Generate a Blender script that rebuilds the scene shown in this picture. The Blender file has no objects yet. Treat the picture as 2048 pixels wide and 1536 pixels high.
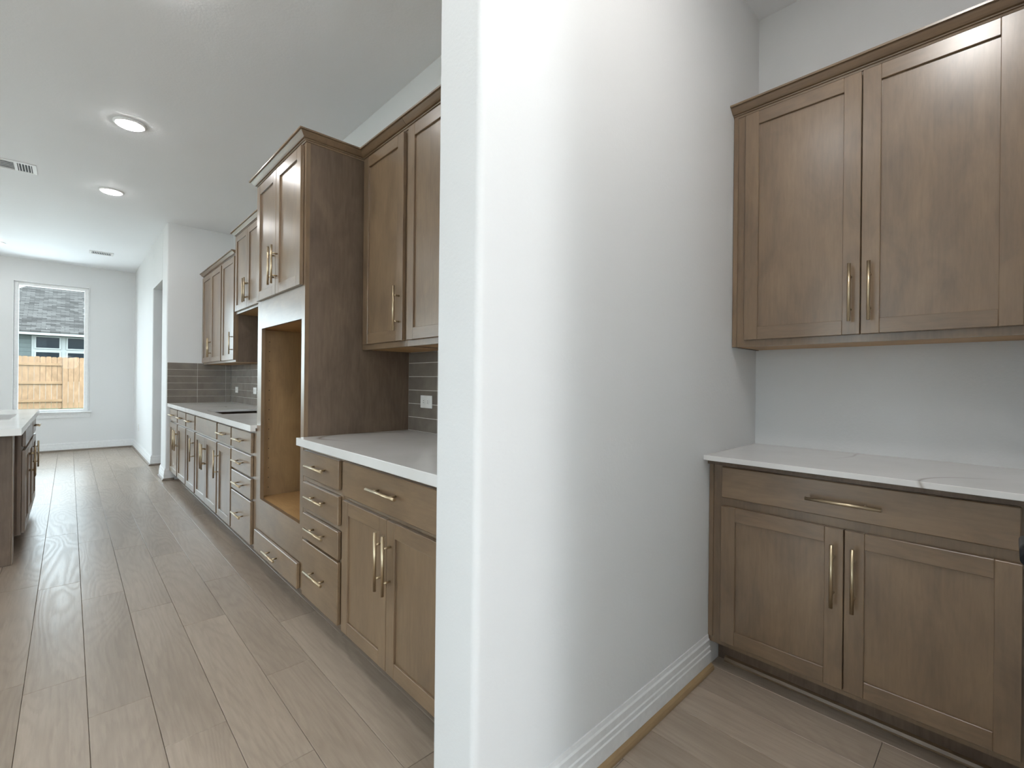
import bpy, math, random
from mathutils import Vector, Matrix
random.seed(7)
S = bpy.context.scene
COL = S.collection

# ------------------------------------------------------------------ camera
TH = math.radians(43.381); ROLL = 0.0103672; FPX = 937.4361; HC = 1.2148
cam_d = bpy.data.cameras.new('camera'); cam = bpy.data.objects.new('camera', cam_d); COL.objects.link(cam)
cam_d.sensor_width = 36.0; cam_d.lens = FPX / 2048 * 36.0
cam_d.shift_y = -4.969 / 2048.0
cam_d.clip_start = 0.02; cam_d.clip_end = 200
_f = Vector((math.sin(TH), math.cos(TH), 0)); _r = Vector((math.cos(TH), -math.sin(TH), 0)); _u = Vector((0, 0, 1))
cr, sr = math.cos(ROLL), math.sin(ROLL)
rx = _r * cr + _u * sr; ux = _u * cr - _r * sr
M = Matrix((rx, ux, -_f)).transposed().to_4x4(); M.translation = (0, 0, HC)
cam.matrix_world = M
S.camera = cam

# ------------------------------------------------------------------ view, world, sun
S.view_settings.view_transform = 'Standard'; S.view_settings.look = 'None'
S.view_settings.gamma = 1.0; S.view_settings.use_curve_mapping = False
S.view_settings.exposure = 0.04
W = bpy.data.worlds.new('sky'); S.world = W; W.use_nodes = True
wn = W.node_tree.nodes; wl = W.node_tree.links; wn.clear()
wo = wn.new('ShaderNodeOutputWorld'); wb = wn.new('ShaderNodeBackground')
SKY_STRENGTH = 8.6
wb.inputs[0].default_value = (0.78, 0.905, 1.0, 1)      # bright hazy overcast-white sky, even all round
wb.inputs[1].default_value = SKY_STRENGTH
wl.new(wb.outputs[0], wo.inputs[0])
sun_d = bpy.data.lights.new('sun', 'SUN'); sun_d.energy = 5.0; sun_d.angle = math.radians(0.6); sun_d.color = (1, .95, .87)
sun = bpy.data.objects.new('sun', sun_d); COL.objects.link(sun)
sun.rotation_euler = Vector((-0.32, 0.75, -1.2)).to_track_quat('-Z', 'Y').to_euler(); sun.location = (3, -8, 14)
LAMP, ADDED_LAMP_HALL, LAMP_PANTRY = 95.0, 50.0, 190.0     # radiance of the recessed lamps' diffusers
ADDED_PENDANT = 40.0  # radiance of the added globe behind the camera

# ------------------------------------------------------------------ materials
def lin(h):
    h = h.lstrip('#'); o = []
    for i in (0, 2, 4):
        c = int(h[i:i+2], 16) / 255
        o.append(c / 12.92 if c <= .04045 else ((c + .055) / 1.055) ** 2.4)
    return (*o, 1)
def newmat(name):
    m = bpy.data.materials.new(name); m.use_nodes = True
    nt = m.node_tree; b = nt.nodes['Principled BSDF']
    return m, nt, nt.nodes, nt.links, b
def coords(nt, scale=(1, 1, 1), rand=True):
    n, l = nt.nodes, nt.links
    tc = n.new('ShaderNodeTexCoord'); mp = n.new('ShaderNodeMapping'); mp.inputs['Scale'].default_value = scale
    if rand:
        oi = n.new('ShaderNodeObjectInfo'); mu = n.new('ShaderNodeMath'); mu.operation = 'MULTIPLY'; mu.inputs[1].default_value = 53.7
        l.new(oi.outputs['Random'], mu.inputs[0])
        ad = n.new('ShaderNodeVectorMath'); ad.operation = 'ADD'
        l.new(tc.outputs['Object'], ad.inputs[0]); l.new(mu.outputs[0], ad.inputs[1]); l.new(ad.outputs[0], mp.inputs[0])
    else:
        l.new(tc.outputs['Object'], mp.inputs[0])
    return mp.outputs[0]
def noise(nt, vec, scale, detail=3, rough=.55, dist=0):
    t = nt.nodes.new('ShaderNodeTexNoise'); t.inputs['Scale'].default_value = scale; t.inputs['Detail'].default_value = detail
    t.inputs['Roughness'].default_value = rough; t.inputs['Distortion'].default_value = dist
    nt.links.new(vec, t.inputs['Vector']); return t.outputs['Fac']
def ramp(nt, fac, stops):
    r = nt.nodes.new('ShaderNodeValToRGB'); e = r.color_ramp.elements
    e[0].position, e[0].color = stops[0]; e[1].position, e[1].color = stops[-1]
    for p, c in stops[1:-1]:
        k = e.new(p); k.color = c
    nt.links.new(fac, r.inputs[0]); return r.outputs[0]
def mix(nt, fac, a, b, mode='MIX'):
    m = nt.nodes.new('ShaderNodeMix'); m.data_type = 'RGBA'; m.blend_type = mode
    for s, v in ((0, fac), (6, a), (7, b)):
        if hasattr(v, 'links') or hasattr(v, 'is_linked'): nt.links.new(v, m.inputs[s])
        else: m.inputs[s].default_value = v
    return m.outputs[2]
def math1(nt, op, a, b=None):
    m = nt.nodes.new('ShaderNodeMath'); m.operation = op
    for i, v in enumerate((a, b)):
        if v is None: continue
        if hasattr(v, 'is_linked'): nt.links.new(v, m.inputs[i])
        else: m.inputs[i].default_value = v
    return m.outputs[0]
def bump(nt, b, h, strength, dist=.001):
    k = nt.nodes.new('ShaderNodeBump'); k.inputs['Strength'].default_value = strength; k.inputs['Distance'].default_value = dist
    nt.links.new(h, k.inputs['Height']); nt.links.new(k.outputs[0], b.inputs['Normal'])
def plain(name, col, rough=.5, metal=0, spec=.5):
    m, nt, n, l, b = newmat(name)
    v = coords(nt); f = noise(nt, v, 40, 2)
    c = lin(col); d = tuple(x * .93 for x in c[:3]) + (1,)
    l.new(ramp(nt, f, [(.3, d), (.7, c)]), b.inputs['Base Color'])
    b.inputs['Roughness'].default_value = rough; b.inputs['Metallic'].default_value = metal
    b.inputs['Specular IOR Level'].default_value = spec
    return m
def wood(name, axis, dark, mid, light, rough=.28, fine=.5, spec=.5):
    m, nt, n, l, b = newmat(name)
    st = [1, 1, 1]; st[axis] = .10; bl = [1, 1, 1]; bl[axis] = .45
    v1 = coords(nt, tuple(st)); v2 = coords(nt, tuple(bl))
    g = noise(nt, v1, 85, 5, .6, .3); bt = noise(nt, v2, 7, 4, .6, .6)
    base = ramp(nt, bt, [(.25, lin(dark)), (.5, lin(mid)), (.78, lin(light))])
    gr = ramp(nt, g, [(.3, (.74, .72, .70, 1)), (.62, (1.06, 1.06, 1.06, 1))])
    l.new(mix(nt, fine, base, gr, 'MULTIPLY'), b.inputs['Base Color'])
    b.inputs['Roughness'].default_value = rough; b.inputs['Specular IOR Level'].default_value = spec
    bump(nt, b, g, .05, .0006)
    return m
MAPLE = ('#6b5743', '#7d664e', '#8c7358')
wv = wood('stained_maple_upright', 2, *MAPLE, spec=.95)
wh = wood('stained_maple_lengthwise', 1, *MAPLE, spec=.95)
wx = wood('stained_maple_crosswise', 0, *MAPLE, spec=.95)
lam = wood('walnut_laminate', 2, '#5c4c40', '#6c5a4b', '#7b6857', .5, .7)
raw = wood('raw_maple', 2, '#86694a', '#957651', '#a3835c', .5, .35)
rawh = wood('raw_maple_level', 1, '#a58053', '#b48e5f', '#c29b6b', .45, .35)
shoe_m = wood('shoe_wood', 0, '#8f7658', '#a28866', '#b29772', .45, .4)
shoe_y = wood('shoe_wood_y', 1, '#6f6459', '#7d7166', '#8a7d70', .45, .4)
brass = plain('champagne_brass', '#c4b295', .3, 1)
black = plain('black_metal', '#15171b', .4, .6)
whitep = plain('white_trim_paint', '#e6e6e6', .4)
vinyl = plain('white_vinyl', '#f2f2f2', .35)
plate_m = plain('white_plastic', '#eeece8', .3)
dark = plain('dark_void', '#1d1a18', .7)
ventdark = plain('vent_dark', '#55595c', .7)
steel = plain('brushed_steel', '#b9bcc0', .3, 1)
def wallmat(name, col, sc, st):
    m, nt, n, l, b = newmat(name)
    v = coords(nt, rand=False); f = noise(nt, v, sc, 3, .5)
    c = lin(col); big = noise(nt, v, .8, 2)
    d = tuple(x * .97 for x in c[:3]) + (1,)
    l.new(ramp(nt, big, [(.3, d), (.7, c)]), b.inputs['Base Color'])
    b.inputs['Roughness'].default_value = .62; b.inputs['Specular IOR Level'].default_value = .35
    bump(nt, b, f, st, .004)
    return m
wallm = wallmat('orange_peel_paint', '#dfdfdf', 105, .16)
ceilm = wallmat('ceiling_paint', '#f3f5f8', 70, .2)
def quartz():
    m, nt, n, l, b = newmat('white_veined_quartz')
    v = coords(nt, (1, 1, 1))
    w = noise(nt, v, 1.1, 1.5, .4, .5)
    a = math1(nt, 'ABSOLUTE', math1(nt, 'SUBTRACT', w, .5))
    gate = noise(nt, v, 1.1, 1)
    thin = ramp(nt, a, [(0.0, (1, 1, 1, 1)), (.006, (0, 0, 0, 1))])
    g2 = ramp(nt, gate, [(.5, (0, 0, 0, 1)), (.62, (1, 1, 1, 1))])
    vein = mix(nt, 1.0, thin, g2, 'MULTIPLY')
    cl = noise(nt, v, 3.0, 3)
    base = ramp(nt, cl, [(.35, lin('#dddbd8')), (.65, lin('#e4e2e0'))])
    l.new(mix(nt, vein, base, lin('#a79f96')), b.inputs['Base Color'])
    b.inputs['Roughness'].default_value = .14; b.inputs['Specular IOR Level'].default_value = .5
    return m
qz = quartz()
def tilemat():
    m, nt, n, l, b = newmat('glazed_taupe_tile')
    v = coords(nt); f = noise(nt, v, 5, 4, .6, .5)
    l.new(ramp(nt, f, [(.3, lin('#6f665e')), (.7, lin('#82796f'))]), b.inputs['Base Color'])
    b.inputs['Roughness'].default_value = .2
    bump(nt, b, noise(nt, v, 12, 2), .12, .002)
    return m
tile_m = tilemat(); grout = plain('grout', '#c9c1b8', .8)
def plankmat():
    m, nt, n, l, b = newmat('taupe_oak_plank')
    v = coords(nt, (1, .16, 1)); v2 = coords(nt, (1, .07, 1))
    field = noise(nt, v, 4.2, 1.5, .45, .25)
    g = noise(nt, v2, 95, 4, .6)
    rings = math1(nt, 'SINE', math1(nt, 'MULTIPLY', math1(nt, 'ADD', field, math1(nt, 'MULTIPLY', g, .035)), 150.0))
    rings = math1(nt, 'ADD', math1(nt, 'MULTIPLY', rings, .5), .5)
    bl = noise(nt, v, 4, 3)
    oi = n.new('ShaderNodeObjectInfo')
    base = ramp(nt, bl, [(.25, lin('#998a7c')), (.5, lin('#a99a8b')), (.8, lin('#b6a797'))])
    tint = ramp(nt, oi.outputs['Random'], [(0, (.94, .935, .93, 1)), (1, (1.04, 1.04, 1.04, 1))])
    base = mix(nt, 1.0, base, tint, 'MULTIPLY')
    gr = ramp(nt, g, [(.3, (.82, .80, .78, 1)), (.65, (1.05, 1.05, 1.05, 1))])
    base = mix(nt, .6, base, gr, 'MULTIPLY')
    rg = ramp(nt, rings, [(.0, (.90, .89, .88, 1)), (.55, (1.02, 1.02, 1.02, 1))])
    base = mix(nt, .5, base, rg, 'MULTIPLY')
    l.new(base, b.inputs['Base Color'])
    l.new(ramp(nt, rings, [(0, (.33, .33, .33, 1)), (1, (.28, .28, .28, 1))]), b.inputs['Roughness'])
    b.inputs['Specular IOR Level'].default_value = .5
    h = math1(nt, 'ADD', math1(nt, 'MULTIPLY', rings, .7), g)
    bump(nt, b, h, .2, .0007)
    return m
plank_m = plankmat()
subfloor = plain('plank_gap', '#4a3f37', .8)
def glassmat(name, tint=(1, 1, 1)):
    m = bpy.data.materials.new(name); m.use_nodes = True; nt = m.node_tree; n = nt.nodes; n.clear()
    o = n.new('ShaderNodeOutputMaterial'); t = n.new('ShaderNodeBsdfTransparent'); g = n.new('ShaderNodeBsdfGlossy'); x = n.new('ShaderNodeMixShader')
    fr = n.new('ShaderNodeFresnel'); fr.inputs[0].default_value = 1.09
    t.inputs[0].default_value = (*tint, 1); g.inputs['Roughness'].default_value = .02
    nt.links.new(fr.outputs[0], x.inputs[0]); nt.links.new(t.outputs[0], x.inputs[1]); nt.links.new(g.outputs[0], x.inputs[2]); nt.links.new(x.outputs[0], o.inputs[0])
    return m
glass = glassmat('window_glass', (.96, .98, .97))
def emit(name, col, st):
    m = bpy.data.materials.new(name); m.use_nodes = True; nt = m.node_tree; n = nt.nodes; n.clear()
    o = n.new('ShaderNodeOutputMaterial'); e = n.new('ShaderNodeEmission'); e.inputs[0].default_value = (*col, 1); e.inputs[1].default_value = st
    nt.links.new(e.outputs[0], o.inputs[0]); return m
lamp_m = emit('lamp_diffuser', (1, .995, .985), LAMP)
lamp_dim = emit('pantry_lamp_diffuser', (1, .975, .94), LAMP_PANTRY)
added_lamp_hall = emit('added_hall_diffuser', (1, .995, .985), ADDED_LAMP_HALL)
# outdoors
cedar = wood('new_cedar', 2, '#6a533b', '#785e45', '#866c51', .7, .5)
cedarh = wood('new_cedar_level', 0, '#69523a', '#765d43', '#846b50', .7, .5)
siding = plain('grey_siding', '#474f4e', .6)
housewhite = plain('house_trim', '#8d908f', .5)
darkpane = plain('dark_house_glass', '#141c22', .1, 0, .12)
def roofmat():
    m, nt, n, l, b = newmat('asphalt_shingle')
    tc = n.new('ShaderNodeTexCoord'); mp = n.new('ShaderNodeMapping'); mp.inputs['Scale'].default_value = (1, 1, 1)
    l.new(tc.outputs['Object'], mp.inputs[0])
    br = n.new('ShaderNodeTexBrick'); br.inputs['Scale'].default_value = 1; br.inputs['Brick Width'].default_value = .30; br.inputs['Row Height'].default_value = .125
    br.inputs['Mortar Size'].default_value = .006; br.inputs['Color1'].default_value = lin('#2c2b2a'); br.inputs['Color2'].default_value = lin('#484746'); br.inputs['Mortar'].default_value = lin('#1f1e1e')
    l.new(mp.outputs[0], br.inputs['Vector'])
    l.new(br.outputs['Color'], b.inputs['Base Color']); b.inputs['Roughness'].default_value = .9; b.inputs['Specular IOR Level'].default_value = .1
    return m
roof_m = roofmat()
def grassmat():
    m, nt, n, l, b = newmat('lawn_grass')
    v = coords(nt, rand=False); f = noise(nt, v, 14, 4)
    l.new(ramp(nt, f, [(.3, lin('#2b3718')), (.7, lin('#3e4825'))]), b.inputs['Base Color']); b.inputs['Roughness'].default_value = .9
    return m
grass_m = grassmat()
concrete = plain('concrete', '#dedbd5', .8)

# ------------------------------------------------------------------ mesh helpers (world coordinates in, parent-local out)
class MB:
    def __init__(s): s.v = []; s.f = []; s.m = []; s.sm = []
    def face(s, idx, mat=0, smooth=False): s.f.append(tuple(idx)); s.m.append(mat); s.sm.append(smooth)
    def box(s, x0, x1, y0, y1, z0, z1, c=0.0, mat=0):
        b = len(s.v); lo = (min(x0, x1), min(y0, y1), min(z0, z1)); hi = (max(x0, x1), max(y0, y1), max(z0, z1))
        if c <= 0:
            for k in range(8): s.v.append((hi[0] if k & 1 else lo[0], hi[1] if k & 2 else lo[1], hi[2] if k & 4 else lo[2]))
            for q in ((0,4,6,2),(1,3,7,5),(0,1,5,4),(2,6,7,3),(0,2,3,1),(4,5,7,6)): s.face([b+i for i in q], mat)
            return s
        c = min(c, .49 * min(hi[i] - lo[i] for i in range(3)))
        idx = {}
        for k in range(8):
            p = [hi[i] if (k >> i) & 1 else lo[i] for i in range(3)]
            sg = [-1 if (k >> i) & 1 else 1 for i in range(3)]
            for a in range(3):       # vertex lying on the face with normal axis a
                q = [p[i] + (0 if i == a else sg[i] * c) for i in range(3)]
                idx[(k, a)] = len(s.v); s.v.append(tuple(q))
        quads = {0: ((0,4,6,2),(1,3,7,5)), 1: ((0,1,5,4),(2,6,7,3)), 2: ((0,2,3,1),(4,5,7,6))}
        for a in range(3):
            for q in quads[a]: s.face([idx[(k, a)] for k in q], mat)
        for a in range(3):           # edges running along axis a
            o1, o2 = [i for i in range(3) if i != a]
            for s1 in (0, 1):
                for s2 in (0, 1):
                    k0 = (s1 << o1) | (s2 << o2); k1 = k0 | (1 << a)
                    q = [idx[(k0, o1)], idx[(k1, o1)], idx[(k1, o2)], idx[(k0, o2)]]
                    s._orient(q, lo, hi, mat)
        for k in range(8): s._orient([idx[(k, 0)], idx[(k, 1)], idx[(k, 2)]], lo, hi, mat)
        return s
    def _orient(s, q, lo, hi, mat):
        ctr = Vector([(lo[i] + hi[i]) / 2 for i in range(3)])
        P = [Vector(s.v[i]) for i in q]; nn = (P[1] - P[0]).cross(P[2] - P[0]); mid = sum(P, Vector()) / len(P)
        if nn.dot(mid - ctr) < 0: q = q[::-1]
        s.face(q, mat)
    def cyl(s, p0, p1, r, n=12, r1=None, mat=0, caps=True):
        p0, p1 = Vector(p0), Vector(p1); r1 = r if r1 is None else r1
        d = (p1 - p0).normalized(); a = d.orthogonal().normalized(); bb = d.cross(a)
        b = len(s.v)
        for p, rr in ((p0, r), (p1, r1)):
            for i in range(n):
                t = 2 * math.pi * i / n; s.v.append(tuple(p + (a * math.cos(t) + bb * math.sin(t)) * rr))
        for i in range(n):
            j = (i + 1) % n; s.face((b+i, b+j, b+n+j, b+n+i), mat, True)
        if caps:
            s.face([b+i for i in range(n)][::-1], mat); s.face([b+n+i for i in range(n)], mat)
        return s
    def lathe(s, c, axis, prof, n=32, mat=0):        # prof: list of (radius, height along axis)
        c = Vector(c); d = Vector(axis).normalized(); a = d.orthogonal().normalized(); bb = d.cross(a); b = len(s.v)
        for r, h in prof:
            for i in range(n):
                t = 2 * math.pi * i / n; s.v.append(tuple(c + d * h + (a * math.cos(t) + bb * math.sin(t)) * r))
        for k in range(len(prof) - 1):
            for i in range(n):
                j = (i + 1) % n; s.face((b+k*n+i, b+k*n+j, b+(k+1)*n+j, b+(k+1)*n+i), mat, True)
        s.face([b+i for i in range(n)][::-1], mat); s.face([b+(len(prof)-1)*n+i for i in range(n)], mat)
        return s
    def prism(s, poly, z0, z1, mat=0, smooth_from=None):   # poly: ccw xy outline
        b = len(s.v); n = len(poly)
        for z in (z0, z1):
            for x, y in poly: s.v.append((x, y, z))
        for i in range(n):
            j = (i + 1) % n; s.face((b+i, b+j, b+n+j, b+n+i), mat)
        s.face([b+i for i in range(n)][::-1], mat); s.face([b+n+i for i in range(n)], mat)
        return s
    def sweep(s, path, prof, side=1, mat=0):
        """path: xy points; prof: closed list of (out, z); out is measured to the right of travel * side, mitred."""
        n = len(path); P = [Vector(p) for p in path]; b = len(s.v); m = len(prof)
        for i in range(n):
            d0 = (P[i] - P[i-1]).normalized() if i > 0 else None
            d1 = (P[i+1] - P[i]).normalized() if i < n - 1 else None
            n0 = Vector((d0.y, -d0.x)) * side if d0 else None; n1 = Vector((d1.y, -d1.x)) * side if d1 else None
            if n0 is None: k = n1
            elif n1 is None: k = n0
            else:
                k = (n0 + n1); k = k / (k.dot(n0))
            for o, z in prof: s.v.append((P[i].x + k.x * o, P[i].y + k.y * o, z))
        for i in range(n - 1):
            for j in range(m):
                q = [b+i*m+j, b+i*m+(j+1) % m, b+(i+1)*m+(j+1) % m, b+(i+1)*m+j]
                s.face(q if side < 0 else q[::-1], mat)
        c0 = [b+j for j in range(m)]; c1 = [b+(n-1)*m+j for j in range(m)]
        s.face(c0[::-1] if side < 0 else c0, mat); s.face(c1 if side < 0 else c1[::-1], mat)
        return s
    def mesh(s, name, mats, org=(0, 0, 0)):
        me = bpy.data.meshes.new(name)
        me.from_pydata([(x-org[0], y-org[1], z-org[2]) for x, y, z in s.v], [], s.f)
        for mm in (mats if isinstance(mats, (list, tuple)) else [mats]): me.materials.append(mm)
        for p, mi, sm in zip(me.polygons, s.m, s.sm): p.material_index = mi; p.use_smooth = sm
        me.update(); return me
ORG = {}
def worg(o):
    return ORG.get(o.name, (0, 0, 0))
def part(name, mb, mats, parent):
    """child mesh, geometry given in world coordinates; shares the origin of its thing"""
    og = worg(parent)
    o = bpy.data.objects.new(name, mb.mesh(name, mats, og)); COL.objects.link(o); o.parent = parent
    ORG[o.name] = og; return o
def tag(o, label=None, cat=None, group=None, kind=None):
    if label: o['label'] = label
    if cat: o['category'] = cat
    if group: o['group'] = group
    if kind: o['kind'] = kind
    return o
def thing(name, loc, label=None, cat=None, group=None, kind=None):
    o = bpy.data.objects.new(name, None); o.empty_display_size = .1; COL.objects.link(o); o.location = loc; ORG[o.name] = tuple(loc)
    return tag(o, label, cat, group, kind)
def solo(name, mb, mats, label=None, cat=None, group=None, kind=None):
    xs, ys, zs = zip(*mb.v); og = ((min(xs)+max(xs))/2, (min(ys)+max(ys))/2, min(zs))
    o = bpy.data.objects.new(name, mb.mesh(name, mats, og)); COL.objects.link(o); o.location = og; ORG[o.name] = og
    return tag(o, label, cat, group, kind)
def place(name, me, loc, parent, rot=(0, 0, 0)):
    """child that shares mesh data; loc is a world point"""
    o = bpy.data.objects.new(name, me); COL.objects.link(o); o.parent = parent; og = worg(parent)
    o.location = (loc[0]-og[0], loc[1]-og[1], loc[2]-og[2]); o.rotation_euler = rot; ORG[o.name] = tuple(loc); return o

# ------------------------------------------------------------------ key dimensions (metres)
ZC = 3.058                       # ceiling
XK = 1.518                       # kitchen back wall
PW0, PW1 = 0.879, 1.059          # partition wall between kitchen and pantry nook
PX0 = 0.716                      # free end of the partition
XPB = 2.531                      # pantry back wall
YPR = -0.055                     # pantry right wall face
YF = 10.578                      # far window wall
YS = 6.855                       # stub wall closing the counter run
XS = 0.836                       # face of the stub / hall wall
XL, YB = -6.5, -4.6              # great-room left wall, wall behind the camera

def wall_holes(mb, axis, t0, t1, a0, a1, z0, z1, holes):
    """solid wall along X (axis 'x') or Y (axis 'y'), thickness t0..t1, with rectangular holes (a0,a1,z0,z1)"""
    us = sorted({a0, a1, *[h[0] for h in holes], *[h[1] for h in holes]}); zs = sorted({z0, z1, *[h[2] for h in holes], *[h[3] for h in holes]})
    for i in range(len(us) - 1):
        runs = []
        for j in range(len(zs) - 1):
            um, zm = (us[i]+us[i+1])/2, (zs[j]+zs[j+1])/2
            if any(h[0] < um < h[1] and h[2] < zm < h[3] for h in holes): continue
            if runs and abs(runs[-1][1]-zs[j]) < 1e-6: runs[-1][1] = zs[j+1]
            else: runs.append([zs[j], zs[j+1]])
        for za, zb in runs:
            if axis == 'x': mb.box(us[i], us[i+1], t0, t1, za, zb)
            else: mb.box(t0, t1, us[i], us[i+1], za, zb)
    return mb
def roundbox(x0, x1, y0, y1, r, corners, n=8):
    """ccw outline, corners is a set of 'll','lr','ur','ul' to be rounded"""
    o = []
    for key, cx, cy, a in (('ll', x0, y0, 180), ('lr', x1, y0, 270), ('ur', x1, y1, 0), ('ul', x0, y1, 90)):
        if key in corners:
            px = cx + (r if cx == x0 else -r); py = cy + (r if cy == y0 else -r)
            for i in range(n + 1):
                t = math.radians(a + 90 * i / n); o.append((px + r * math.cos(t), py + r * math.sin(t)))
        else: o.append((cx, cy))
    return o

# ------------------------------------------------------------------ room shell
WZ = (0.65, 2.70)
FARW = [(-.632, .232, *WZ), (-3.3, -1.2, .03, 2.72), (-5.2, -4.2, WZ[0], WZ[1])]  # first is in view; the others are unseen, added for daylight and sheen
LEFTW = [(-2.4, -.8, .7, 2.5), (2.2, 3.4, .7, 2.5), (4.8, 7.2, .03, 2.72)]  # unseen openings added to let daylight in from the left
BACKW = [(-1.7, -.6), (-5.9, -4.3)]  # unseen openings added to bring daylight from behind the camera
solo('wall_far', wall_holes(MB(), 'x', YF, YF + .14, XL - .12, 2.5, -.02, ZC + .02, FARW), wallm, 'white wall with the tall window at the end of the kitchen', 'wall', kind='structure')
solo('wall_left', wall_holes(MB(), 'y', XL - .12, XL, YB, YF, -.02, ZC + .02, LEFTW), wallm, 'white great room wall left of the kitchen', 'wall', kind='structure')
solo('wall_back', wall_holes(MB(), 'x', YB - .12, YB, XL - .12, .84, -.02, ZC + .02, [(a, b, .03, 2.72) for a, b in BACKW]), wallm, 'white wall behind the camera', 'wall', kind='structure')
solo('wall_entry', MB().box(PX0, PX0 + .12, YB, YPR - .12, -.02, ZC + .02), wallm, 'white hall wall beside the pantry nook', 'wall', kind='structure')
DX0, DX1 = .93, 1.70             # pantry side door
solo('wall_pantry_right', wall_holes(MB(), 'x', YPR - .12, YPR, PX0, XPB + .12, -.02, ZC + .02, [(DX0, DX1, -.02, 2.06)]), wallm, 'white side wall right of the pantry cabinets', 'wall', kind='structure')
solo('wall_pantry_back', MB().box(XPB, XPB + .12, YPR, PW0, -.02, ZC + .02), wallm, 'white wall behind the pantry cabinets', 'wall', kind='structure')
mb = MB(); mb.prism(roundbox(PX0, XPB + .12, PW0, PW1, .019, {'ll', 'ul'}), -.02, ZC + .02)
for i in range(len(mb.f) - 2): mb.sm[i] = True
o = solo('wall_partition', mb, wallm, 'white textured partition wall with rounded end in the middle', 'wall', kind='structure')
for p in o.data.polygons:
    if abs(p.normal.z) > .5: p.use_smooth = False
def sharp(o, ang=35):
    a = o.data; a.set_sharp_from_angle(angle=math.radians(ang))
sharp(o, 30)
solo('wall_kitchen', MB().box(XK, XK + .12, PW1, YS, -.02, ZC + .02), wallm, 'white wall behind the kitchen cabinets', 'wall', kind='structure')
mb = MB(); mb.prism(roundbox(XS, XS + .13, YS, 7.24, .015, {'ll', 'ul', 'ur'}), -.02, ZC + .02)
mb.box(XS + .02, 2.5, YS + .0005, YS + .12, -.02, ZC + .02)
for i in range(len(mb.f)): mb.sm[i] = True
o = solo('wall_stub', mb, wallm, 'white wall return closing the far end of the counter', 'wall', kind='structure'); sharp(o, 30)
mb = MB(); mb.box(XS, XS + .13, 7.24, 8.13, 2.44, ZC + .02); mb.prism(roundbox(XS, XS + .13, 8.13, YF, .015, {'ll', 'lr'}), -.02, ZC + .02)
solo('wall_right', mb, wallm, 'white wall with the open doorway beside the window', 'wall', kind='structure')
solo('wall_hall', MB().box(2.4, 2.5, YS + .121, YF, -.02, ZC + .02), wallm, 'white wall of the room beyond the doorway', 'wall', kind='structure')
solo('ceiling', MB().box(XL - .12, XPB + .12, YB - .12, YF + .14, ZC, ZC + .12), ceilm, 'white textured ceiling over kitchen and pantry', 'ceiling', kind='structure')

# floor: dark underlay, one object per plank in view, the rest joined
floor = solo('floor', MB().box(XL, XPB, YB, YF, -.06, -.0105), subfloor, 'taupe wood plank floor running toward the window', 'floor', kind='structure')
PWID, PLEN, PX = .1787, 1.207, .0587
def plank_mesh(wid, ln):
    return MB().box(.0006, wid - .0006, .0008, ln - .0008, -.01, 0, .0012).mesh('plank', plank_m)
KNOWN = {-1: 2.569, 0: 2.241, 1: 1.897, 2: 1.556, 3: 2.075, 4: 2.491, 7: 1.15, 8: 1.10, 9: 1.05, 10: .285, 11: 1.0}
pcache = {}; rest = MB(); nplank = 0
k0 = int(math.floor((XL - PX) / PWID)); k1 = int(math.ceil((XPB - PX) / PWID))
for k in range(k0, k1 + 1):
    xa, xb = PX + k * PWID, PX + (k + 1) * PWID
    xa2, xb2 = max(xa, XL), min(xb, XPB)
    if xb2 - xa2 < .004: continue
    off = KNOWN.get(k, random.random() * PLEN)
    y = off - math.ceil((off - YB) / PLEN) * PLEN
    while y < YF:
        ya, yb = max(y, YB), min(y + PLEN, YF); y += PLEN
        if yb - ya < .01: continue
        inview = (-.85 < xb2 and xa2 < 1.0 and yb > 1.0) or (xa2 >= .9 and yb > -.1 and ya < PW0 and xb2 < 2.35) or (.55 < xb2 < 1.0 and ya < 1.2 and yb > 0)
        if inview and not (xa2 < -.3 and ya < 3.4):
            key = (round(xb2 - xa2, 4), round(yb - ya, 4))
            if key not in pcache: pcache[key] = plank_mesh(*key)
            place('plank', pcache[key], (xa2, ya, 0), floor); nplank += 1
        else:
            rest.box(xa2 + .0006, xb2 - .0006, ya + .0008, yb - .0008, -.01, 0)
o = part('plank_field', rest, plank_m, floor); o['kind'] = 'stuff'

# baseboards: stepped profile, with wood shoe moulding in the pantry
def bb_prof(h=.14, t=.016):
    return [(0, .001), (t, .001), (t, h*.52), (t-.003, h*.55), (t-.003, h*.66), (t-.006, h*.69), (t-.006, h*.86), (t-.010, h*.90), (.004, h), (0, h)]
def base_run(name, path, side, label, shoe=None):
    o = solo(name, MB().sweep(path, bb_prof(), side), whitep, label, 'baseboard', kind='structure')
    sp = [(.0165, .001), (.031, .001), (.031, .010), (.027, .019), (.0165, .026)]
    part('shoe_moulding', MB().sweep(path, sp, side), shoe or shoe_m, o)
    return o
base_run('baseboard_partition', [(2.0, PW0 - .0005), (PX0 - .0005, PW0 - .0005), (PX0 - .0005, PW1)], -1, 'white baseboard with wood shoe along the partition wall')
base_run('baseboard_far', [(XS - .001, YF - .0005), (XL + .1, YF - .0005)], -1, 'white baseboard under the far window', shoe_y)
base_run('baseboard_right', [(XS + .13, 8.13 - .0005), (XS - .0005, 8.13 - .0005), (XS - .0005, YF - .02)], -1, 'white baseboard between doorway and far corner', shoe_y)
base_run('baseboard_stub', [(XS + .085, YS - .0005), (XS - .0005, YS - .0005), (XS - .0005, 7.24)], -1, 'white baseboard wrapping the wall end beside the base cabinets', shoe_y)

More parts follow.
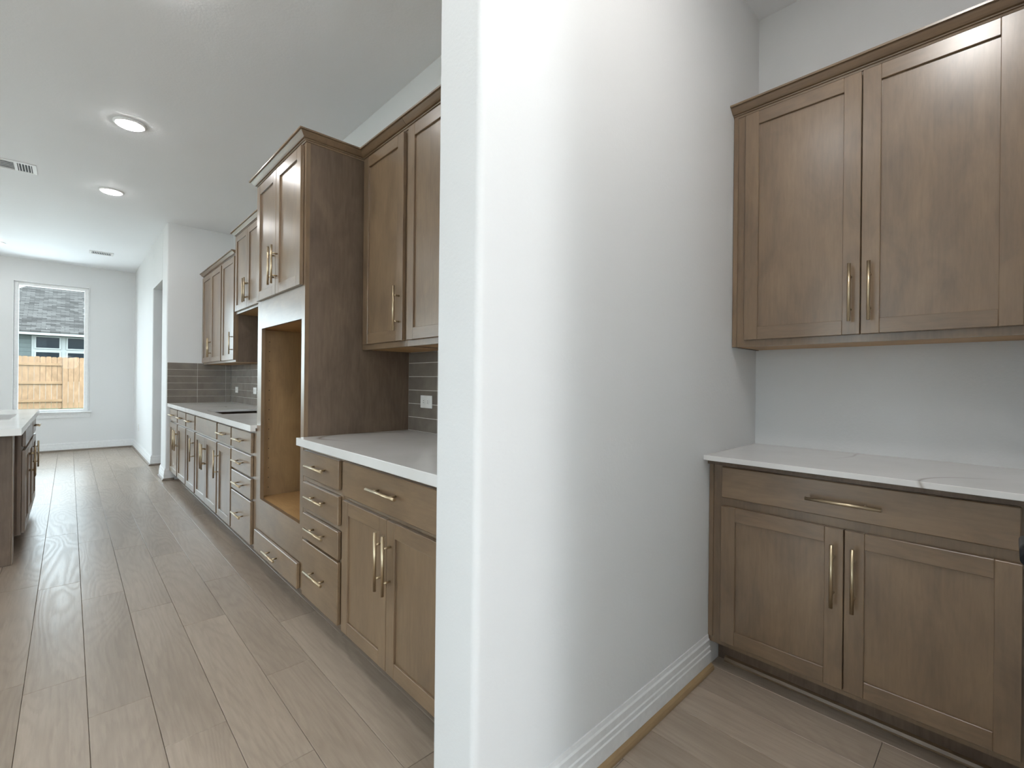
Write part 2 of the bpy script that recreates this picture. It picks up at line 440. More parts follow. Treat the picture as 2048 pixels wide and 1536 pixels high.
# ------------------------------------------------------------------ windows
def window(name, axis, a0, a1, z0, z1, face, out, label, sill=True, fw=.052):
    """axis 'x': window in a wall along x at y=face, outside toward +y*out"""
    am = (a0 + a1) / 2
    t = thing(name, (am, face, z0) if axis == 'x' else (face, am, z0), label, 'window', kind='structure')
    def bx(mb, u0, u1, d0, d1, za, zb, c=0):
        if axis == 'x': mb.box(u0, u1, face + out * d0, face + out * d1, za, zb, c)
        else: mb.box(face + out * d0, face + out * d1, u0, u1, za, zb, c)
        return mb
    fr = MB(); g = .0008
    bx(fr, a0 + g, a0 + fw, .045, .115, z0 + g, z1 - g, .003); bx(fr, a1 - fw, a1 - g, .045, .115, z0 + g, z1 - g, .003)
    bx(fr, a0 + fw, a1 - fw, .045, .115, z1 - fw, z1 - g, .003); bx(fr, a0 + fw, a1 - fw, .045, .115, z0 + g, z0 + fw*.6, .003)
    part('window_frame', fr, vinyl, t)
    part('pane', bx(MB(), a0 + fw - .004, a1 - fw + .004, .078, .083, z0 + fw*.6 - .004, z1 - fw + .004), glass, t)
    if sill:
        part('window_sill', bx(MB(), a0 - .05, a1 + .05, -.045, -.0006, z0 - .026, z0 - .003, .005), whitep, t)
        part('apron', bx(bx(MB(), a0 - .032, a1 + .032, -.016, -.0006, z0 - .105, z0 - .027, .003), a0 - .032, a1 + .032, -.022, -.016, z0 - .05, z0 - .027, .003), whitep, t)
        ca = MB()
        for u0, u1 in ((a0 - .012, a0 - .0005), (a1 + .0005, a1 + .012)): bx(ca, u0, u1, -.008, -.0006, z0, z1 + .012, .002)
        bx(ca, a0 - .0005, a1 + .0005, -.008, -.0006, z1 + .0005, z1 + .012, .002)
        part('casing', ca, whitep, t)
    return t
for i, (a, b, z0, z1) in enumerate(FARW):
    window('window_%d' % (i + 1), 'x', a, b, z0, z1, YF, 1, ['tall white framed window looking onto cedar fence', 'unseen glass patio door added left of the visible window', 'unseen second tall window added in the far wall'][i], i == 0)
for i, (a, b, z0, z1) in enumerate(LEFTW):
    window('window_%d' % (i + 5), 'y', a, b, z0, z1, XL, -1, ['unseen window added in the left great room wall', 'second unseen window added in the left great room wall', 'unseen glass patio door added in the left wall', 'unseen glass patio door added in the left wall near the far corner'][i], False)
for i, (a, b) in enumerate(BACKW):
    window('window_%d' % (i + 9), 'x', a, b, .03, 2.72, YB, -1, ['unseen narrow tall window added behind the camera', 'unseen wide window added behind the camera'][i], False)

# pantry side door with a black lever, seen almost edge-on at the right frame edge
door = thing('door_1', (DX0, YPR - .04, 0), 'white pantry side door with a black lever handle', 'door', kind='structure')
mb = MB().box(DX0 + .003, DX1 - .003, YPR - .06, YPR - .022, .008, 2.055, .002)
part('door_leaf', mb, whitep, door)
LX, LZ = 1.018, .966
mb = MB().lathe((LX, YPR - .0219, LZ), (0, 1, 0), [(.027, 0), (.027, .006), (.024, .009), (.011, .010), (.010, .055), (.0085, .0565)], 24)
mb.cyl((LX - .018, YPR + .032, LZ), (LX + .105, YPR + .032, LZ), .0096, 20)
part('lever_handle', mb, black, door)

# ------------------------------------------------------------------ cabinet builders
HL = .222
def handle_mesh(vertical):
    mb = MB(); h = HL / 2; p = .064
    if vertical:
        mb.cyl((-.032, 0, -h), (-.032, 0, h), .006, 14)
        for z in (-p, p): mb.cyl((0, 0, z), (-.030, 0, z), .0045, 10)
    else:
        mb.cyl((-.032, -h, 0), (-.032, h, 0), .006, 14)
        for y in (-p, p): mb.cyl((0, y, 0), (-.030, y, 0), .0045, 10)
    return mb.mesh('handle', brass)
HV, HH = handle_mesh(True), handle_mesh(False)
DT = .0195                                    # door thickness
def add_handle(parent, XF, s, y, z, vertical):
    place('handle', HV if vertical else HH, (XF + s * DT, y, z), parent, (0, 0, 0 if s < 0 else math.pi))
def cab_door(parent, XF, s, y0, y1, z0, z1, handle=None):
    """shaker door in the plane x = XF facing s; handle = (y, z)"""
    a, b = XF + s * .001, XF + s * DT; st = .057; mb = MB()
    mb.box(a, b, y0, y0 + st, z0, z1, .0016, 0); mb.box(a, b, y1 - st, y1, z0, z1, .0016, 0)
    mb.box(a, b - s * .0002, y0 + st, y1 - st, z0, z0 + st, .0016, 1); mb.box(a, b - s * .0002, y0 + st, y1 - st, z1 - st, z1, .0016, 1)
    d = part('door', mb, [wv, wh], parent)
    part('panel', MB().box(XF + s * .004, XF + s * .0105, y0 + st - .006, y1 - st + .006, z0 + st - .006, z1 - st + .006), wv, d)
    if handle: add_handle(d, XF, s, handle[0], handle[1], True)
    return d
def cab_drawer(parent, XF, s, y0, y1, z0, z1, handle=True, hz=None, name='drawer'):
    d = part(name, MB().box(XF + s * .001, XF + s * DT, y0, y1, z0, z1, .003), wh, parent)
    if handle: add_handle(d, XF, s, (y0 + y1) / 2, hz if hz else (z0 + z1) / 2, False)
    return d
def base_cab(name, XF, s, XB, y0, y1, label, toe=.076, cat='base cabinet', group=None, side_mat=None, hollow=False):
    t = thing(name, (XF, (y0 + y1) / 2, 0), label, cat, group)
    y0 += .0006; y1 -= .0006
    part('face_frame', MB().box(XF, XF - s * .019, y0, y1, .114, .8732), wv, t)
    if hollow:
        mb = MB(); f = XF - s * .0192
        mb.box(f, XB, y0, y0 + .016, .114, .8732); mb.box(f, XB, y1 - .016, y1, .114, .8732)
        mb.box(f, XB, y0 + .016, y1 - .016, .114, .130); mb.box(XB + s * .008, XB, y0 + .016, y1 - .016, .130, .8732)
    else: mb = MB().box(XF - s * .0192, XB, y0, y1, .114, .8732)
    part('body', mb, side_mat or lam, t)
    part('toe_kick', MB().box(XF - s * toe, XB, y0, y1, .001, .1138), lam, t)
    return t
def upper_cab(name, XF, XB, y0, y1, z0, z1, label, cat='wall cabinet', group=None):
    t = thing(name, (XF, (y0 + y1) / 2, z0), label, cat, group)
    y0 += .0006; y1 -= .0006
    part('face_frame', MB().box(XF, XF + .019, y0, y1, z0, z1), wv, t)
    mb = MB(); mb.box(XF + .0192, XB, y0 + .0122, y1 - .0122, z0 + .002, z1, 0, 0)
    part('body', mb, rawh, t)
    part('side_panel', MB().box(XF + .0192, XB, y0, y0 + .012, z0, z1), lam, t)
    part('side_panel', MB().box(XF + .0192, XB, y1 - .012, y1, z0, z1), lam, t)
    return t
def crown_prof(zb, top=.047, out=.05):
    return [(-.004, zb), (.004, zb), (.006, zb + .007), (.011, zb + .009), (.012, zb + .013), (.020, zb + .015), (.026, zb + .020), (.036, zb + .030),
            (.041, zb + .036), (.041, zb + .038), (out, zb + .039), (out, zb + top), (-.004, zb + top)]
def crown(parent, path, zb, side=-1, dz=0):
    return part('crown_moulding', MB().sweep(path, [(o, z + dz) for o, z in crown_prof(zb)], side), wh, parent)

XC = .853                                    # counter front edge, kitchen
XF = .892                                    # kitchen face frames
XB = XK - .001
XU = 1.21                                    # kitchen wall-cabinet face frames
UT = 2.453                                   # top of frames
YT0, YT1 = 2.5205, 3.355                     # tall oven cabinet

# ---- near base cabinets
c = base_cab('drawer_cabinet', XF, -1, XB, 2.019, YT0 - .0006, 'base cabinet of four drawers beside the tall oven cabinet', group='kitchen base cabinets')
for z0, z1, hz in ((.722, .853, .79), (.562, .693, .638), (.410, .536, .482), (.118, .398, .27)):
    cab_drawer(c, XF, -1, 2.042, 2.474, z0, z1, hz=hz)
c = base_cab('door_cabinet', XF, -1, XB, PW1 + .012, 2.018, 'base cabinet with one wide drawer and two doors nearest the partition wall', group='kitchen base cabinets')
cab_drawer(c, XF, -1, 1.206, 1.998, .708, .858, hz=.79)
cab_door(c, XF, -1, 1.604, 1.998, .104 + .012, .688, (1.632, .531)); cab_door(c, XF, -1, 1.206, 1.600, .116, .688, (1.572, .531))
# ---- near wall cabinets
c = upper_cab('wall_cabinet', XU, XB, 2.034, YT0 - .0006, 1.383, UT, 'single door wall cabinet against the tall oven cabinet', group='kitchen wall cabinets')
cab_door(c, XU, -1, 2.055, 2.482, 1.412, 2.445, (2.084, 1.571))
crown(c, [(XU, 2.034), (XU, YT0 - .0006)], UT, dz=-.0004)
c = upper_cab('wall_cabinet', XU, XB, PW1 + .012, 2.033, 1.383, UT, 'wall cabinet partly hidden behind the partition wall', group='kitchen wall cabinets')
cab_door(c, XU, -1, 1.612, 2.013, 1.412, 2.445, (1.640, 1.571)); cab_door(c, XU, -1, 1.206, 1.608, 1.412, 2.445, (1.580, 1.571))
crown(c, [(XU, PW1 + .012), (XU, 2.033)], UT, dz=-.0004)

# ---- tall oven cabinet
t = thing('oven_cabinet', (XF, (YT0 + YT1) / 2, 0), 'tall cabinet with an empty oven opening, two doors above and a drawer below', 'tall cabinet')
O0, O1, OZ0, OZ1 = 2.565, 3.272, .450, 1.535
mb = MB(); fa, fb = XF - .001, XF + .020
mb.box(fa, fb, YT0, O0, .114, UT); mb.box(fa, fb, O1, YT1, .114, UT)
mb.box(fa, fb, O0, O1, .114, OZ0, 0, 1); mb.box(fa, fb, O0, O1, OZ1, UT, 0, 1)
part('face_frame', mb, [wv, wh], t)
part('side_panel', MB().box(fb, XB, YT0, YT0 + .018, .114, UT), lam, t)
o = part('side_panel', MB().box(fb, XB, YT1 - .018, YT1, .114, UT), lam, t)
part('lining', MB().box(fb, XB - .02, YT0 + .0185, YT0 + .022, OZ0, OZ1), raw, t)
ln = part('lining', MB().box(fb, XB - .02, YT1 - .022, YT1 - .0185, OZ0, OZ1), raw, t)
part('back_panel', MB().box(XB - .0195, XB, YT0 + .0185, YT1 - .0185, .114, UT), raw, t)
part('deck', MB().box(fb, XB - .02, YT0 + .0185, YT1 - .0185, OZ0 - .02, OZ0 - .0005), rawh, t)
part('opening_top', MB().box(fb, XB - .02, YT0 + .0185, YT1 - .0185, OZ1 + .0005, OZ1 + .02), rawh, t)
part('top_panel', MB().box(fb, XB - .02, YT0 + .0185, YT1 - .0185, UT - .02, UT), lam, t)
mb = MB()
for xh in (.956, .918):
    for k in range(16): mb.cyl((xh, YT1 - .0219, .505 + .0635 * k), (xh, YT1 - .0226, .505 + .0635 * k), .0028, 8)
part('shelf_pin_holes', mb, dark, ln)['kind'] = 'stuff'
part('toe_kick', MB().box(XF + .076, XB, YT0 + .0005, YT1 - .0005, .001, .1138), lam, t)
cab_door(t, XF - .001, -1, 2.949, 3.325, 1.712, 2.443, (2.978, 1.877)); cab_door(t, XF - .001, -1, 2.548, 2.945, 1.712, 2.443, (2.916, 1.877))
cab_drawer(t, XF - .001, -1, 2.548, 3.325, .117, .250, hz=.187)
crown(t, [(XU + .002, YT0 + .0002), (XF - .001, YT0 + .0002), (XF - .001, YT1), (XU, YT1)], UT)

# ---- far base cabinets (from the oven cabinet to the wall end)
far = [('drawer_cabinet', 3.3560, 3.940, 'base cabinet of four drawers on the far side of the oven cabinet'),
       ('door_cabinet', 3.941, 4.394, 'narrow base cabinet between the drawer stack and the cooktop base'),
       ('cooktop_cabinet', 4.395, 5.303, 'wide two door base cabinet under the cooktop cutout'),
       ('door_cabinet', 5.304, 5.782, 'narrow base cabinet on the far side of the cooktop base'),
       ('door_cabinet', 5.783, 6.8535, 'two drawer two door base cabinet against the far wall end')]
fc = [base_cab(n, XF, -1, XB, a, b, l, group='kitchen base cabinets', hollow=n == 'cooktop_cabinet') for n, a, b, l in far]
for z0, z1, hz in ((.722, .857, .79), (.567, .705, .638), (.417, .551, .482), (.120, .405, .27)):
    cab_drawer(fc[0], XF, -1, 3.418, 3.922, z0, z1, hz=hz)
DZ, TZ = (.120, .697), (.718, .856)
cab_drawer(fc[1], XF, -1, 3.956, 4.374, *TZ, hz=.79); cab_door(fc[1], XF, -1, 3.956, 4.374, *DZ, (4.346, .531))
cab_drawer(fc[2], XF, -1, 4.416, 5.278, *TZ, handle=False, name='false_drawer')
cab_door(fc[2], XF, -1, 4.416, 4.846, *DZ, (4.818, .531)); cab_door(fc[2], XF, -1, 4.850, 5.278, *DZ, (4.878, .531))
cab_drawer(fc[3], XF, -1, 5.329, 5.764, *TZ, hz=.79); cab_door(fc[3], XF, -1, 5.329, 5.764, *DZ, (5.358, .531))
cab_drawer(fc[4], XF, -1, 5.805, 6.282, *TZ, hz=.79); cab_drawer(fc[4], XF, -1, 6.330, 6.832, *TZ, hz=.79)
cab_door(fc[4], XF, -1, 5.805, 6.282, *DZ, (6.254, .531)); cab_door(fc[4], XF, -1, 6.330, 6.832, *DZ, (6.358, .531))
# ---- far wall cabinets
c = upper_cab('wall_cabinet', XU, XB, 5.304, 5.857, 1.383, UT, 'single door wall cabinet beside the hood cabinet', group='kitchen wall cabinets')
cab_door(c, XU, -1, 5.327, 5.832, 1.405, 2.443, (5.356, 1.571)); crown(c, [(XU, 5.304), (XU, 5.857)], UT, dz=-.0004)
c = upper_cab('wall_cabinet', XU, XB, 5.858, 6.8535, 1.383, UT, 'two door wall cabinet at the far end of the counter', group='kitchen wall cabinets')
cab_door(c, XU, -1, 5.880, 6.362, 1.405, 2.443, (6.334, 1.571)); cab_door(c, XU, -1, 6.366, 6.842, 1.405, 2.443, (6.394, 1.571)); crown(c, [(XU, 5.858), (XU, 6.8535)], UT, dz=-.0004)
c = upper_cab('hood_cabinet', XU, XB, 4.395, 5.303, 1.855, 2.625, 'short raised wall cabinet above the cooktop cutout', group='kitchen wall cabinets')
cab_door(c, XU, -1, 4.416, 4.846, 1.878, 2.617, (4.872 - .054, 2.035)); cab_door(c, XU, -1, 4.850, 5.278, 1.878, 2.617, (4.878, 2.035))
crown(c, [(XB, 4.395), (XU, 4.395), (XU, 5.303), (XB, 5.303)], 2.625)
c = upper_cab('wall_cabinet', XU, XB, 3.356, 4.394, 1.383, UT, 'wall cabinet hidden between oven cabinet and hood cabinet', group='kitchen wall cabinets')
cab_door(c, XU, -1, 3.380, 3.870, 1.405, 2.443, (3.842, 1.571)); cab_door(c, XU, -1, 3.874, 4.374, 1.405, 2.443, (3.902, 1.571)); crown(c, [(XU, 3.356), (XU, 4.394)], UT, dz=-.0004)

# ---- countertops
def slab_hole(x0, x1, y0, y1, z0, z1, h):
    mb = MB(); hx0, hx1, hy0, hy1 = h; b = 0
    for z in (z1, z0):
        for x, y in ((x0, y0), (x1, y0), (x1, y1), (x0, y1), (hx0, hy0), (hx1, hy0), (hx1, hy1), (hx0, hy1)): mb.v.append((x, y, z))
    for i in range(4):
        j = (i + 1) % 4
        mb.face((i, j, 4 + j, 4 + i)); mb.face((8 + j, 8 + i, 12 + i, 12 + j))
        mb.face((8 + i, 8 + j, j, i)); mb.face((12 + j, 12 + i, 4 + i, 4 + j))
    return mb
solo('countertop', MB().box(XC, XB, PW1 + .001, YT0 - .001, .874, .914, .002), qz, 'white veined quartz countertop on the near base cabinets', 'countertop', 'quartz countertops')
mb = slab_hole(XC, XB, 3.3565, YS - .001, .894, .914, (.945, 1.43, 4.55, 5.18)); mb.box(XC, XC + .03, 3.3565, YS - .001, .874, .8942)
o = solo('countertop', mb, qz, 'white veined quartz countertop with a cooktop cutout', 'countertop', 'quartz countertops')
for ya, yb in ((3.3570, 4.40), (5.30, YS - .0015)): part('build_up', MB().box(XC + .031, XB, ya, yb, .8737, .8938), lam, o)

# ---- backsplash: grout bed plus one tile per piece
TP, TH_ = .081, .0768
tile_cache = {}
def tile(parent, axis, face, a0, a1, z0, z1):
    key = (axis, round(a1 - a0, 4), round(z1 - z0, 4))
    if key not in tile_cache:
        w, h = a1 - a0, z1 - z0
        tile_cache[key] = (MB().box(0, .0088, 0, w, 0, h, .0016) if axis == 'y' else MB().box(0, w, 0, .0088, 0, h, .0016)).mesh('tile', tile_m)
    place('tile', tile_cache[key], (face, a0, z0) if axis == 'y' else (a0, face, z0), parent)
def tile_run(parent, axis, face, starts, ztop, zb=.9165):
    """starts: list of (a0, a1) columns"""
    k = 0
    while True:
        z0 = zb + TP * k; z1 = min(z0 + TH_, ztop)
        if z1 - z0 < .012: break
        for a0, a1 in starts: tile(parent, axis, face, a0, a1, z0, z1)
        k += 1
def cols(a0, a1, step=.305, rev=True):
    o = []; y = a1
    while y - a0 > .01:
        o.append((max(a0, y - step) + .0021, y - .0021)); y -= step
    return o
bs = thing('backsplash', (XK, 1.8, .914), 'stacked taupe tile backsplash behind the near countertop', 'backsplash', 'tile backsplashes')
part('grout_bed', MB().box(XK - .0065, XK - .0003, PW1 + .001, YT0 - .001, .9143, 1.3828), grout, bs)
tile_run(bs, 'y', XK - .0092, cols(PW1 + .003, YT0 - .0035), 1.3818)
bs = thing('backsplash', (XK, 5.5, .914), 'stacked taupe tile backsplash along the far countertop', 'backsplash', 'tile backsplashes')
part('grout_bed', MB().box(XK - .0065, XK - .0003, 3.3565, YS - .0005, .9143, 1.3828), grout, bs)
tile_run(bs, 'y', XK - .0092, cols(3.36, YS - .0105), 1.3818)
bs = thing('backsplash', (XK, 4.85, 1.383), 'taupe tile backsplash in the recess under the hood cabinet', 'backsplash', 'tile backsplashes')
part('grout_bed', MB().box(XK - .0065, XK - .0003, 4.397, 5.301, 1.3829, 1.8545), grout, bs)
tile_run(bs, 'y', XK - .0092, [(4.40, 4.70), (4.704, 5.00), (5.004, 5.298)], 1.853, .9165 + 6 * TP)
bs = thing('backsplash', (1.18, YS, .914), 'taupe tile backsplash on the wall end beside the far counter corner', 'backsplash', 'tile backsplashes')
part('grout_bed', MB().box(XS + .009, XK - .0096, YS - .0065, YS - .0003, .9143, 1.400), grout, bs)
tile_run(bs, 'x', YS - .0092, [(XS + .0105, 1.146), (1.150, 1.4495), (1.4535, XK - .0115)], 1.3985)

# ---- outlets
def outlet(x, y, z, axis, label, w=.118, h=.073):
    t = thing('outlet', (x, y, z), label, 'outlet', 'wall outlets')
    if axis == 'y':                      # on a wall facing -x
        part('cover_plate', MB().box(x - .0055, x - .0003, y - w/2, y + w/2, z - h/2, z + h/2, .002), plate_m, t)
        for k in (-1, 1):
            a, b = (k * .021, 0) if w > h else (0, k * .021)
            r = part('receptacle', MB().cyl((x - .0055, y + a, z + b), (x - .0075, y + a, z + b), .0155, 20), plate_m, t)
            mb = MB()
            for q in (-1, 1):
                if w > h: mb.box(x - .0081, x - .0072, y + a - .003, y + a + .005, z + q * .0055 - .0012, z + q * .0055 + .0012)
                else: mb.box(x - .0081, x - .0072, y + q * .0055 - .0012, y + q * .0055 + .0012, z + b - .003, z + b + .005)
            part('slots', mb, dark, r)
    return t
outlet(XK - .0093, 2.315, 1.092, 'y', 'white outlet on the near tile backsplash')
outlet(XK - .0093, 6.54, 1.078, 'y', 'white outlet on the far backsplash nearest the corner')
outlet(XK - .0093, 5.76, 1.082, 'y', 'white outlet on the far backsplash nearest the oven cabinet')
outlet(XS - .0003, 9.79, .40, 'y', 'small white outlet low on the wall beside the far corner', .073, .118)

# ------------------------------------------------------------------ pantry cabinets
PF = 2.0065; PBX = XPB - .001
yl, yr = PW0 - .001, YPR + .001
c = base_cab('pantry_base_cabinet', PF, -1, PBX, yr, yl, 'warm brown base cabinet with one wide drawer and two doors in the pantry nook', .104)
part('filler_strip', MB().box(PF - .006, PF - .0002, .8585, yl - .001, .139, .8732, .001), wv, c)
cab_drawer(c, PF, -1, -.030, .8205, .740, .868, hz=.800)
cab_door(c, PF, -1, .3945, .8215, .138, .704, (.4235, .540)); cab_door(c, PF, -1, -.0335, .3910, .138, .704, (.3625, .540))
part('shoe_moulding', MB().sweep([(PF + .1035, yr), (PF + .1035, PW0 - .034)], [(.0002, .001), (.018, .001), (.018, .008), (.013, .018), (.0002, .022)], -1), wh, c)
solo('pantry_countertop', MB().box(1.942, PBX, yr, yl, .874 + .0198, .914, .0015), qz, 'thin white quartz countertop in the pantry nook', 'countertop')
part('build_up', MB().box(1.985, PBX, yr, yl, .8736, .8935), lam, bpy.data.objects['pantry_countertop'])
PU = 2.2295
c = upper_cab('pantry_wall_cabinet', PU, PBX, yr, yl, 1.383, 2.4335, 'warm brown two door wall cabinet with crown moulding in the pantry nook')
part('filler_strip', MB().box(PU - .006, PU - .0002, .8570, yl - .001, 1.383, 2.4330, .001), wv, c)
cab_door(c, PU, -1, .3945, .8215, 1.412, 2.425, (.4235, 1.572)); cab_door(c, PU, -1, -.0335, .3910, 1.412, 2.425, (.3625, 1.572))
crown(c, [(PU, yr), (PU, yl)], 2.4335)

# ------------------------------------------------------------------ island
IX, IFX = -.197, -.237
solo('island_countertop', slab_hole(-1.25, IX, 3.912, 6.18, .874, .914, (-.76, -.298, 4.775, 5.408)), qz, 'white quartz island countertop with a sink cutout', 'countertop')
t = thing('island_end_panel', (-.7, 4.44, 0), 'dark wood panel holding up the near end of the island', 'support panel')
part('panel', MB().box(-1.2, -.2625, 4.388, 4.478, .0015, .8735, .001), lam, t)
part('edge_trim', MB().box(-.2620, -.2570, 4.3885, 4.4775, .0015, .8735, .001), wv, t)
c = base_cab('island_sink_cabinet', IFX, 1, -.84, 4.702, 5.615, 'island cabinet under the sink with two doors', group='island cabinets', hollow=True)
cab_drawer(c, IFX, 1, 4.725, 5.595, .722, .853, handle=False, name='false_drawer')
cab_door(c, IFX, 1, 4.725, 5.158, .120, .697, (5.130, .560)); cab_door(c, IFX, 1, 5.162, 5.595, .120, .697, (5.190, .560))
c = base_cab('island_drawer_cabinet', IFX, 1, -.84, 5.616, 6.15, 'island cabinet with drawer over door at the window end', group='island cabinets')
cab_drawer(c, IFX, 1, 5.638, 6.128, .722, .853); cab_door(c, IFX, 1, 5.638, 6.128, .120, .697, (5.667, .560))
solo('island_back_panel', MB().box(-.864, -.842, 4.479, 6.15, .0015, .8735, .001), lam, 'dark wood back panel on the far side of the island', 'panel')
t = thing('sink', (-.53, 5.09, .70), 'grey undermount sink set in the island countertop', 'sink')
mb = MB(); x0, x1, y0, y1 = -.765, -.293, 4.77, 5.413
for b in ((x0 - .012, x0, y0 - .012, y1 + .012), (x1, x1 + .012, y0 - .012, y1 + .012), (x0, x1, y0 - .012, y0), (x0, x1, y1, y1 + .012)): mb.box(*b, .67, .8728)
mb.box(x0, x1, y0, y1, .67, .682)
part('basin', mb, steel, t); part('drain', MB().lathe((-.53, 5.09, .682), (0, 0, 1), [(.045, 0), (.045, .002), (.03, .003)], 24), steel, t)

# ------------------------------------------------------------------ ceiling lamps and vents
def downlight(x, y, label, r=.098, lm=None):
    t = thing('recessed_light', (x, y, ZC), label, 'ceiling light', 'recessed ceiling lights')
    part('trim_ring', MB().lathe((x, y, ZC - .0003), (0, 0, -1), [(r, 0), (r, .004), (r - .006, .010), (r - .018, .0125), (r - .020, .0105)], 40), vinyl, t)
    part('diffuser', MB().lathe((x, y, ZC - .0112), (0, 0, -1), [(r - .0235, -.0008), (r - .024, .0050), (r - .040, .0080)], 40), lm or lamp_m, t)
downlight(.308, 4.397, 'bright round recessed light nearest the oven cabinet')
downlight(.291, 6.104, 'bright round recessed light in front of the far cabinets')
downlight(-.745, 9.57, 'recessed light at the left edge near the far window')
for (x, y), l in {(.30, 2.69): 'recessed light above the near drawers', (.30, .98): 'recessed light beside the end of the partition wall', (.20, -1.6): 'unseen recessed light added in the hall just behind the camera', (-.2, -2.7): 'unseen recessed light added farther back in the hall', (-.6, -3.8): 'unseen recessed light added by the back windows', (1.05, .13): 'recessed light inside the pantry nook',
                  (-1.9, 2.69): 'recessed light over the great room side of the island', (-1.9, 4.397): 'recessed light over the island', (-1.9, 6.104): 'recessed light past the island',
                  (-2.6, 9.57): 'recessed light near the left far windows', (-4.4, 1.0): 'great room recessed light near the back', (-4.4, 5.0): 'great room recessed light in the middle', (-4.4, 8.6): 'great room recessed light near the far corner'}.items():
    downlight(x, y, l, lm=lamp_dim if x == 1.05 else added_lamp_hall if y < -1 else None)  # hall lamps are unseen, added to brighten the partition's free end

t = thing('added_pendant_light', (0, -2.4, ZC), 'unseen globe pendant added behind the camera to light the partition wall', 'added pendant light')
part('canopy', MB().lathe((0, -2.4, ZC - .0003), (0, 0, -1), [(.06, 0), (.06, .015), (.02, .028)], 24), brass, t)
part('rod', MB().cyl((0, -2.4, ZC - .027), (0, -2.4, 2.009), .006, 12), brass, t)
prof = [(max(.26 * math.sin(math.pi * k / 24), .001), -.26 * math.cos(math.pi * k / 24)) for k in range(25)]
part('globe', MB().lathe((0, -2.4, 1.75), (0, 0, 1), prof, 32), emit('added_globe_glass', (.96, .985, 1), ADDED_PENDANT), t)  # unseen globe added to wash the partition and near ceiling with light

def vent(x0, x1, y0, y1, label, secs):
    t = thing('ceiling_vent', ((x0+x1)/2, (y0+y1)/2, ZC), label, 'air vent', 'ceiling vents')
    z0, z1 = ZC - .008, ZC - .0004; bw = .028
    part('backing', MB().box(x0 + .01, x1 - .01, y0 + .01, y1 - .01, ZC - .0018, ZC - .0006), ventdark, t)
    fr = MB(); fr.box(x0, x1, y0, y0 + bw, z0, z1, .002); fr.box(x0, x1, y1 - bw, y1, z0, z1, .002)
    fr.box(x0, x0 + bw, y0 + bw, y1 - bw, z0, z1, .002); fr.box(x1 - bw, x1, y0 + bw, y1 - bw, z0, z1, .002)
    xs = [x0 + bw] + secs + [x1 - bw]
    for q in secs: fr.box(q - .010, q + .010, y0 + bw, y1 - bw, z0, z1, .001)
    part('frame', fr, vinyl, t)
    for i in range(len(xs) - 1):
        a, b = xs[i] + (.010 if i else 0), xs[i+1] - (.010 if i < len(xs) - 2 else 0)
        if len(secs) == 0 or i != (len(xs) - 1) // 2:
            n = max(2, int((b - a) / .018))
            for k in range(n): xx = a + (k + .5) * (b - a) / n; part('slat', MB().box(xx - .0025, xx + .0025, y0 + bw, y1 - bw, z0 + .001, z1 - .002), vinyl, t)
        else:
            n = max(2, int((y1 - y0 - 2 * bw) / .04))
            for k in range(n): yy = y0 + bw + (k + .5) * (y1 - y0 - 2 * bw) / n; part('slat', MB().box(a, b, yy - .002, yy + .002, z0 + .001, z1 - .002), vinyl, t)
vent(-.62, -.222, 5.84, 6.105, 'white rectangular ceiling vent at the left edge', [-.49, -.352])
vent(.20, .47, 9.15, 9.36, 'small white ceiling vent near the far window wall', [])

# ------------------------------------------------------------------ outdoors
FY = 23.5; GZ = .06
solo('lawn', MB().box(-40, 40, YF + 5.05, 60, GZ - .3, GZ), grass_m, 'strip of green lawn outside the far window', 'grass', kind='stuff')
solo('side_lawn', MB().box(XL - 40, XL - 5.6, YB - 40, YF + 3, GZ - .5, -.05), grass_m, 'green lawn beyond the patio', 'grass', kind='stuff')
solo('added_front_walk', MB().box(XL - 5.5, 30, YB - 40, YB - 3.05, GZ - .4, -.05), concrete, 'unseen pale concrete drive added to bounce daylight into the back windows', 'drive', kind='structure')  # added pale ground, reflects daylight indoors from behind
solo('added_far_patio', MB().box(XL - 5.4, -1.2, YF + .2, YF + 5, -.4, -.03), concrete, 'unseen pale concrete patio added to bounce daylight through the far glass doors', 'patio', kind='structure')  # added pale ground, reflects daylight in at the far end
solo('patio', MB().box(XL - 5.5, XL - .25, YB - 3, YF + .15, GZ - .3, -.03), concrete, 'unseen pale concrete patio added to bounce daylight through the great room windows', 'patio', kind='structure')  # added pale ground, throws daylight up onto the ceiling
fence = thing('fence', (-.2, FY, GZ), 'new cedar picket privacy fence outside the window', 'fence')
sx = -.165
def picket(h, w=.139, t=.016):
    mb = MB(); e = .025; pts = [(0, 0), (w, 0), (w, h - e), (w - e, h), (e, h), (0, h - e)]; n = len(pts)
    for y in (0, t):
        for x, z in pts: mb.v.append((x, y, z))
    mb.face(range(n)); mb.face([n + i for i in range(n)][::-1])
    for i in range(n): j = (i + 1) % n; mb.face((j, i, n + i, n + j))
    return mb.mesh('picket', cedar)
pk = [picket(1.845), picket(1.853), picket(1.838)]
x = sx - .1425
while x > -4.5:
    place('picket', random.choice(pk), (x, FY, GZ + .02), fence); x -= .146
x = sx
while x < 4.0:
    place('picket', random.choice(pk), (x, FY - .075, GZ + .02), fence); x += .146
for z in (1.66, 1.0, .36):
    part('rail', MB().box(-4.6, sx - .002, FY - .040, FY - .001, z - .045, z + .045, .003), cedarh, fence)
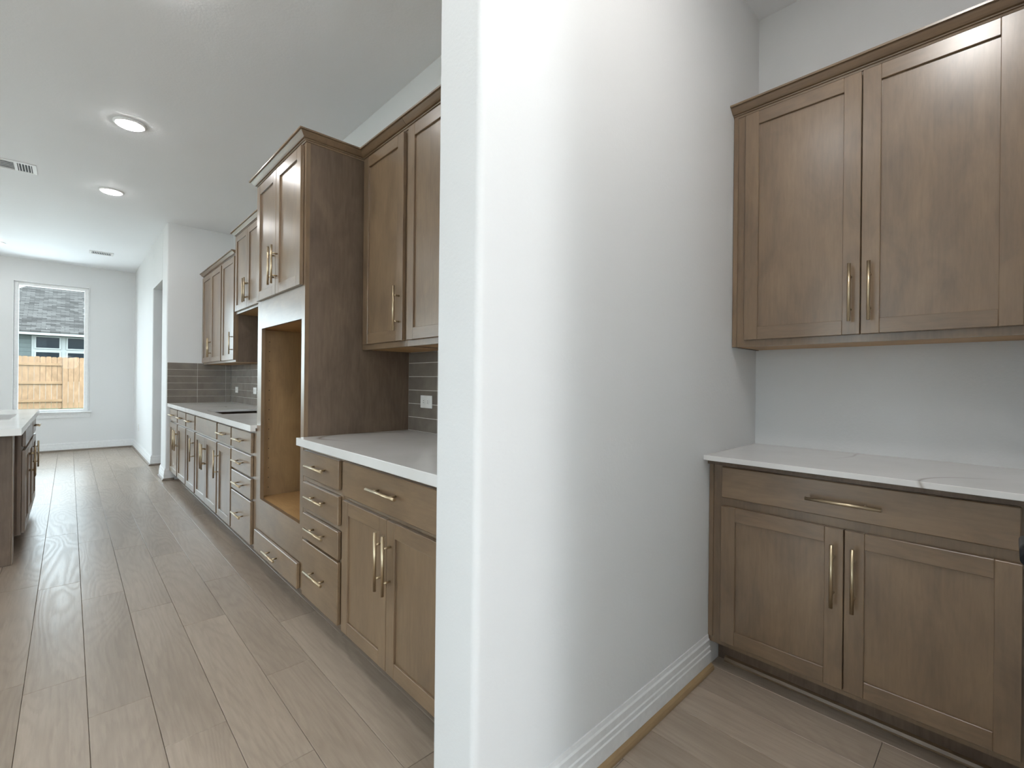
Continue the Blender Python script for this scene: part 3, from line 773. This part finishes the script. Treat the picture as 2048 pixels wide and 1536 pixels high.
part('post', MB().box(sx - .105, sx - .02, FY + .02, FY + .105, GZ, 1.8, .004), cedar, fence)

HY = 29.0
house = thing('house', (0, HY, GZ), 'neighbouring house with grey shingle roof behind the fence', 'house')
part('wall', MB().box(-1.85, 9, HY + .03, HY + .2, GZ, 3.06), siding, house)
z = GZ + .05
while z < 2.95:
    part('siding_board', MB().box(-1.85, -1.19, HY, HY + .029, z, min(z + .178, 3.0), .004), siding, house)
    part('siding_board', MB().box(1.6, 9, HY, HY + .029, z, min(z + .178, 3.0), .004), siding, house); z += .181
part('window_surround', MB().box(-1.188, 1.598, HY + .005, HY + .029, GZ, 3.0), housewhite, house)
for wx0, wx1 in ((-1.05, -.322), (-.048, .68)):
    for wz0, wz1 in ((2.477, 2.94), (1.0, 2.283)):
        f = MB()
        for b in ((wx0 - .05, wx0, wz0 - .05, wz1 + .05), (wx1, wx1 + .05, wz0 - .05, wz1 + .05), (wx0, wx1, wz0 - .05, wz0), (wx0, wx1, wz1, wz1 + .05)): f.box(b[0], b[1], HY - .045, HY + .0048, b[2], b[3])
        w = part('window', f, housewhite, house)
        part('pane', MB().box(wx0, wx1, HY - .02, HY + .0045, wz0, wz1), darkpane, w)
part('soffit', MB().box(-1.95, 9.4, HY - .55, HY + .2, 3.061, 3.09), housewhite, house)
part('fascia', MB().box(-2.0, 9.4, HY - .58, HY - .551, 3.0, 3.16), housewhite, house)
# roof: a thick pitched slab with a sloping hip on the left
rs = .55; ry0 = HY - .60; rz0 = 3.165
def rp(x, y): return (x, y, rz0 + rs * (y - ry0))
E1 = (-1.78, 32.55); E2 = (-1.43, 33.05)
poly = [(-2.0, ry0), (9.4, ry0), (9.4, 38.5), (2.4, 38.5), E2, E1]
mb = MB(); n = len(poly)
for dz in (0, -.06):
    for x, y in poly: p = rp(x, y); mb.v.append((p[0], p[1], p[2] + dz))
mb.face(range(n)); mb.face([n + i for i in range(n)][::-1])
for i in range(n): j = (i + 1) % n; mb.face((i, n + i, n + j, j))
part('roof', mb, roof_m, house)
